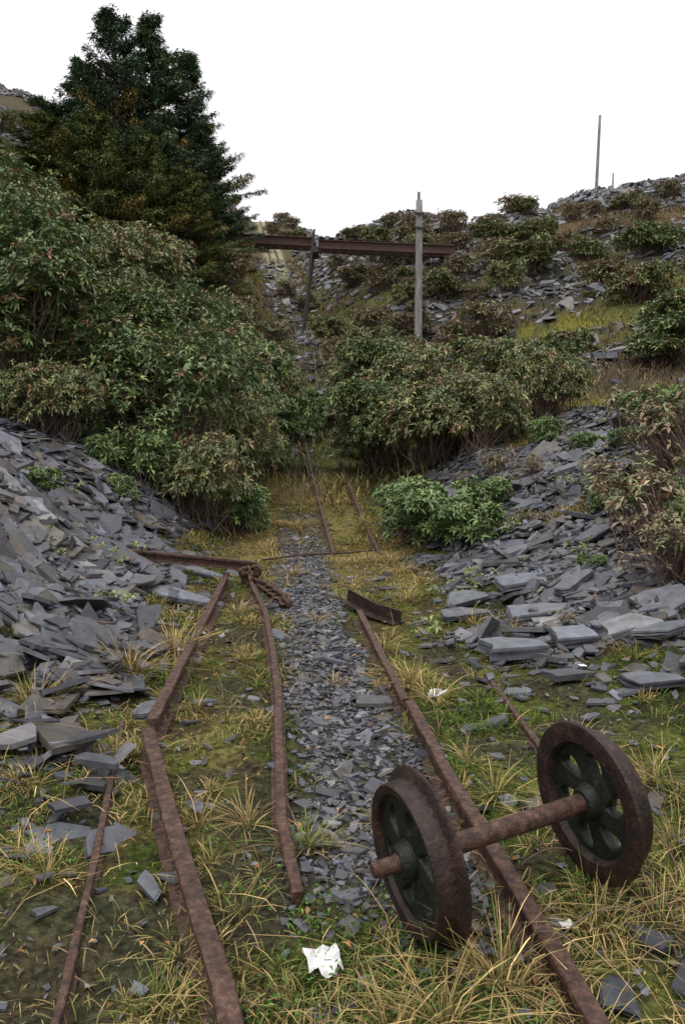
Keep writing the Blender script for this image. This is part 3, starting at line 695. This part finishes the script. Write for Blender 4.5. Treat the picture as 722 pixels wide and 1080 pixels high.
# ------------------------------------------------------------ grass
BF=[(0,1,3,2),(2,3,5,4),(4,5,6)]
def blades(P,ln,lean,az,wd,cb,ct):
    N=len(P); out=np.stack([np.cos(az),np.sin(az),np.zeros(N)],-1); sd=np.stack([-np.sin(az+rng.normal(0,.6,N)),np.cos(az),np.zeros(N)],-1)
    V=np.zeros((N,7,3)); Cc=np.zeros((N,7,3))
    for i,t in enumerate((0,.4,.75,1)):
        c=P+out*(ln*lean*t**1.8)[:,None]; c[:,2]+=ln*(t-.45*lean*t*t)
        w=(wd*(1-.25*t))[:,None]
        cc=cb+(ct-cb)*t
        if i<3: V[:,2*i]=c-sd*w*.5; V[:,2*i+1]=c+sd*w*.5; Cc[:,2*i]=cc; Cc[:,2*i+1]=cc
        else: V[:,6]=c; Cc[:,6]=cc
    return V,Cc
def grass_obj(name,Vs,Cs):
    V=np.concatenate(Vs); Cc=np.concatenate(Cs); s,l=pattern(len(V),7,BF)
    add(name,make_mesh(name,V,s,l,Cc,M_grass))
def grass_density(x,y):
    g=(1-gravel_mask(x,y)*.96)*(1-slate_mask(x,y)*.93)*(1-.85*ss(fbm(x*3.1+60,y*3.1,3),.52,.64))
    p=ss(fbm(x*2.6+4,y*2.6+9,3),.40,.55)
    return g*(.1+.9*p)
Vs=[];Cs=[]
def gcol(x,y,N):
    straw=ss(fbm(x*1.1+11,y*1.1+2,3)+rng.normal(0,.10,N)+.14*ss(y,6,9),.44,.61)
    g=np.array([.115,.155,.036])*np.exp(rng.normal(0,.34,N))[:,None]; s_=np.array([.36,.27,.12])*np.exp(rng.normal(0,.27,N))[:,None]
    return g*(1-straw[:,None])+s_*straw[:,None]
xs,ys=sample(310000,-3.4,3.6,1.3,12.5,grass_density,1.5)
N=len(xs); ct=gcol(xs,ys,N); lump=.5+1.3*ss(fbm(xs*3+7,ys*3+1,2),.35,.7)
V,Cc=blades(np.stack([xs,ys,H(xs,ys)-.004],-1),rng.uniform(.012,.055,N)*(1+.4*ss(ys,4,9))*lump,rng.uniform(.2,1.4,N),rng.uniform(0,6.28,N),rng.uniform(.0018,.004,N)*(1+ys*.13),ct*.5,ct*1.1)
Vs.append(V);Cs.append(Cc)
def tuft(x,y,n,L,straw=.8,sp=.05):
    N=n; az=rng.uniform(0,6.28,N); rr=np.abs(rng.normal(0,sp,N))
    px=x+rr*np.cos(az); py=y+rr*np.sin(az)
    k=rng.random(N)<straw
    ct=np.where(k[:,None],np.array([.44,.32,.14]),np.array([.15,.19,.05]))*np.exp(rng.normal(0,.3,N))[:,None]
    az2=az+rng.normal(0,.6,N)
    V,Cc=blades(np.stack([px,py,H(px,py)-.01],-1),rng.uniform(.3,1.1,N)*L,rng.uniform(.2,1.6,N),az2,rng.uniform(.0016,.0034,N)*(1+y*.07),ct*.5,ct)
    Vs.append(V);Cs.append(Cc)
for a in [(-1.25,4.6,190,.32,.85),(-1.1,5.1,190,.32,.9),(-1.55,3.9,150,.28,.8),(-1.7,3.4,120,.26,.8),(-.13,2.72,130,.17,.35),(-.28,2.55,60,.10,.4),(.42,1.98,110,.28,.85),(.25,1.85,100,.26,.85),
 (.75,2.2,70,.24,.7),(.95,2.25,80,.24,.6),(.85,2.9,120,.26,.6),(.62,3.1,90,.22,.5),(.40,4.5,120,.22,.85),(.5,4.25,110,.22,.8),(.28,5.2,90,.2,.8),(-1.2,1.95,120,.18,.9),(-1.0,1.8,90,.16,.8),
 (-.98,2.5,90,.15,.7),(-.38,2.15,60,.12,.4),(-.5,1.95,70,.12,.4),(.12,1.82,80,.2,.8),(.9,1.75,80,.2,.7),(1.3,3.2,110,.22,.7),(1.1,3.6,100,.2,.6),(1.2,2.7,100,.22,.6),(-.75,3.1,70,.12,.4),(-.62,5.0,90,.14,.8),
 (-.85,6.3,110,.2,.85),(.55,6.7,110,.2,.9),(.75,7.4,120,.22,.9),(-.5,7.9,110,.18,.9),(-.9,9.2,120,.25,.95),(.5,8.6,120,.22,.9),(-.6,10.5,120,.28,.9),(.3,10.6,120,.25,.85),(1.0,5.9,100,.2,.7),(-1.35,2.6,90,.18,.8),(-1.45,2.2,90,.18,.9),(.6,7.9,110,.22,.9),(-.75,8.6,110,.22,.9),(.7,9.8,110,.22,.9)]:
    tuft(*a)
for i in range(760):
    x=rng.uniform(-2.6,2.9); y=rng.uniform(1.5,12.5); 
    if rng.random()<float(grass_density(np.array([x]),np.array([y]))[0])+.08*(abs(x)<1.3): tuft(x,y,int(rng.uniform(20,75)),rng.uniform(.05,.19),rng.uniform(.25,.98),.035)
grass_obj('grass',Vs,Cs)
Vs=[];Cs=[]
N=1100; px=rng.uniform(-2.4,2.6,N); py=1.6+7*rng.random(N)**1.4; k=rng.random(N)<grass_density(px,py)+.12; px=px[k];py=py[k];N=len(px)
ct=np.array([.40,.28,.13])*np.exp(rng.normal(0,.35,N))[:,None]
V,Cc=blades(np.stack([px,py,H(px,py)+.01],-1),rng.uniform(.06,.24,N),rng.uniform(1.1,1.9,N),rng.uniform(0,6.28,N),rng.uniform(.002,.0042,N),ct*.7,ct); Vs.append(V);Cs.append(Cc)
grass_obj('dead_grass',Vs,Cs)
def hd(x,y): return (1-slate_mask(x,y)*.85)*(.3+.7*ss(fbm(x*.6,y*.6,3),.4,.6))
xs,ys=sample(140000,-16,26,12,64,hd,1.2); N=len(xs)
base=groundcol(xs,ys)*1.3*np.exp(rng.normal(0,.3,N))[:,None]; st=rng.random(N)<.28; base[st]=np.array([.26,.19,.10]); base=np.clip(base,.01,1)
Vs,Cs=[],[]
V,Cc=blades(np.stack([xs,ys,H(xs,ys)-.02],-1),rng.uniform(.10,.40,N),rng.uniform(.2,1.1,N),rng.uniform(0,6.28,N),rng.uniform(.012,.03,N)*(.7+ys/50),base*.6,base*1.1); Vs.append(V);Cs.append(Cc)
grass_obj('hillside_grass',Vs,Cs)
def herb(x,y):
    return grass_density(x,y)*ss(fbm(x*1.6+31,y*1.6+3,3),.44,.56)*(1-.6*ss(y,4.5,7))
xs,ys=sample(120000,-3,3.4,1.4,9,herb,1.7); N=len(xs)
a=rng.uniform(0,6.28,N)
D=np.stack([np.cos(a),np.sin(a),rng.uniform(.1,1,N)],-1); D/=np.linalg.norm(D,axis=1,keepdims=True)
col=np.array([.060,.115,.028])*np.exp(rng.normal(0,.4,N))[:,None]
V,Cc=leaves_from(np.stack([xs,ys,H(xs,ys)+rng.uniform(0,.04,N)],-1),D,rng.uniform(.010,.024,N),rng.uniform(.006,.012,N),col)
s,l=pattern(N,5,LF); add('moss_and_herbs',make_mesh('herbs',V,s,l,Cc,M_grass))
pw=np.array([(x,y) for x,y in [(-1.9,7.4),(-2.0,6.9),(-1.62,5.6),(1.15,6.9),(1.75,8.2),(1.9,3.4),(.6,5.4),(2.35,8.6),(.85,6.8),(2.0,10),(3.0,10.5),(2.6,8.4),(2.1,7.0),(-2.7,7.8),(-2.4,8.8),(-2.3,6.3)]])
c=np.repeat(pw,6,0)+rng.normal(0,.07,(len(pw)*6,2)); Cn=np.stack([c[:,0],c[:,1],H(c[:,0],c[:,1])+rng.uniform(.05,.2,len(c))],-1)
V,Cc=rosettes(Cn,np.tile([0,0,1.],(len(Cn),1))+rng.normal(0,.3,(len(Cn),3)),9,.07,.022,lambda n:np.tile([.20,.24,.09],(n,1)))
s,l=pattern(len(V),5,LF); add('young_shrubs',make_mesh('weeds',V,s,l,Cc,M_leaf))
N=700; xs=rng.uniform(-2.2,2.6,N); ys=rng.uniform(1.5,8,N); a=rng.uniform(0,6.28,N)
D=np.stack([np.cos(a),np.sin(a),rng.uniform(-.1,.3,N)],-1)
V,Cc=leaves_from(np.stack([xs,ys,H(xs,ys)+.02],-1),D,rng.uniform(.015,.045,N),rng.uniform(.008,.02,N),np.array([.26,.14,.06])*np.exp(rng.normal(0,.45,N))[:,None])
s,l=pattern(N,5,LF); add('fallen_leaves',make_mesh('fallen',V,s,l,Cc,M_grass))
m=16; b0=np.stack([rng.uniform(.3,1.2,m),rng.uniform(1.75,2.9,m),np.zeros(m)],-1); b0[:,2]=H(b0[:,0],b0[:,1])-.02
a=rng.uniform(0,6.28,m); e=b0+np.stack([np.cos(a)*.3,np.sin(a)*.25,rng.uniform(.02,.16,m)],-1)
t=np.linspace(0,1,8)[None,:,None]; c=(b0+e)/2+np.array([0,0,.16])
Pp=b0[:,None]*(1-t)**2+2*c[:,None]*t*(1-t)+e[:,None]*t*t
TV,tf=tubes_batch(Pp,np.full(m,.0035),np.full(m,.0015))
add('bramble_stems',merge('bramble',[(TV,None,tf,0)],[M_stem]))

def paper(x,y,sx,sy,rot):
    n=6; g=np.linspace(-1,1,n); X,Y=np.meshgrid(g,g)
    Z=rng.normal(0,.13,X.shape)*min(sx,sy)+np.abs(X)*sx*.15
    V=np.stack([X*sx+rng.normal(0,.07*sx,X.shape),Y*sy+rng.normal(0,.07*sy,X.shape),Z],-1).reshape(-1,3)
    id_=np.arange(n*n).reshape(n,n); qq=np.stack([id_[:-1,:-1],id_[:-1,1:],id_[1:,1:],id_[1:,:-1]],-1).reshape(-1,4)
    k=[i for i,f in enumerate(qq) if not (f[0] in (0,n-2) )]
    qq=qq[k]; tri=np.concatenate([qq[:,[0,1,2]],qq[:,[0,2,3]]])
    add('paper_scrap',make_mesh('paper',V,np.full(len(tri),3),tri.ravel(),None,M_paper),(x,y,Hs(x,y)+.035),(.1,.05,rot))
paper(-.05,2.06,.05,.055,.3); paper(-1.05,5.15,.035,.03,.4); paper(.52,4.3,.04,.05,-.6); paper(.66,2.2,.022,.016,.5); paper(1.45,4.7,.025,.015,.1); paper(-1.0,5.6,.025,.015,1)

# ------------------------------------------------------------ light: overcast sky, brighter towards the zenith
w=bpy.data.worlds.new('World'); scene.world=w; w.use_nodes=True
nt=w.node_tree; bg=nt.nodes['Background']
EL=62; AZ=215
sky=nt.nodes.new('ShaderNodeTexSky'); sky.sky_type='NISHITA'; sky.sun_disc=False
sky.sun_elevation=math.radians(EL); sky.sun_rotation=math.radians(AZ)
mx=nt.nodes.new('ShaderNodeMix'); mx.data_type='RGBA'; mx.inputs[0].default_value=.92
tc=nt.nodes.new('ShaderNodeTexCoord'); sp=nt.nodes.new('ShaderNodeSeparateXYZ')
nt.links.new(tc.outputs['Generated'],sp.inputs[0])
cr=nt.nodes.new('ShaderNodeValToRGB')
e=cr.color_ramp.elements
e[0].position=0; e[0].color=(10.6,10.35,10.55,1)
e[1].position=1; e[1].color=(20.5,20.4,20.3,1)
k=e.new(.45); k.color=(12.6,12.4,12.6,1)
nt.links.new(sp.outputs['Z'],cr.inputs['Fac'])
nt.links.new(sky.outputs['Color'],mx.inputs[6]); nt.links.new(cr.outputs['Color'],mx.inputs[7])
nt.links.new(mx.outputs[2],bg.inputs['Color']); bg.inputs['Strength'].default_value=.1
sl=bpy.data.lights.new('sun','SUN'); sl.energy=1.2; sl.angle=math.radians(14); sl.color=(1,.96,.90)
so=bpy.data.objects.new('sun',sl); COL.objects.link(so)
az=math.radians(AZ); el=math.radians(EL)
dv=Vector((math.sin(az)*math.cos(el),math.cos(az)*math.cos(el),math.sin(el)))
so.rotation_euler=(dv).to_track_quat('Z','Y').to_euler()

cam=bpy.data.cameras.new('camera'); co=bpy.data.objects.new('camera',cam); COL.objects.link(co)
co.location=(0,0,1.5); co.rotation_euler=(math.radians(84),0,0)
cam.sensor_fit='VERTICAL'; cam.sensor_height=36; cam.lens=28; cam.clip_start=.05; cam.clip_end=3000
scene.camera=co
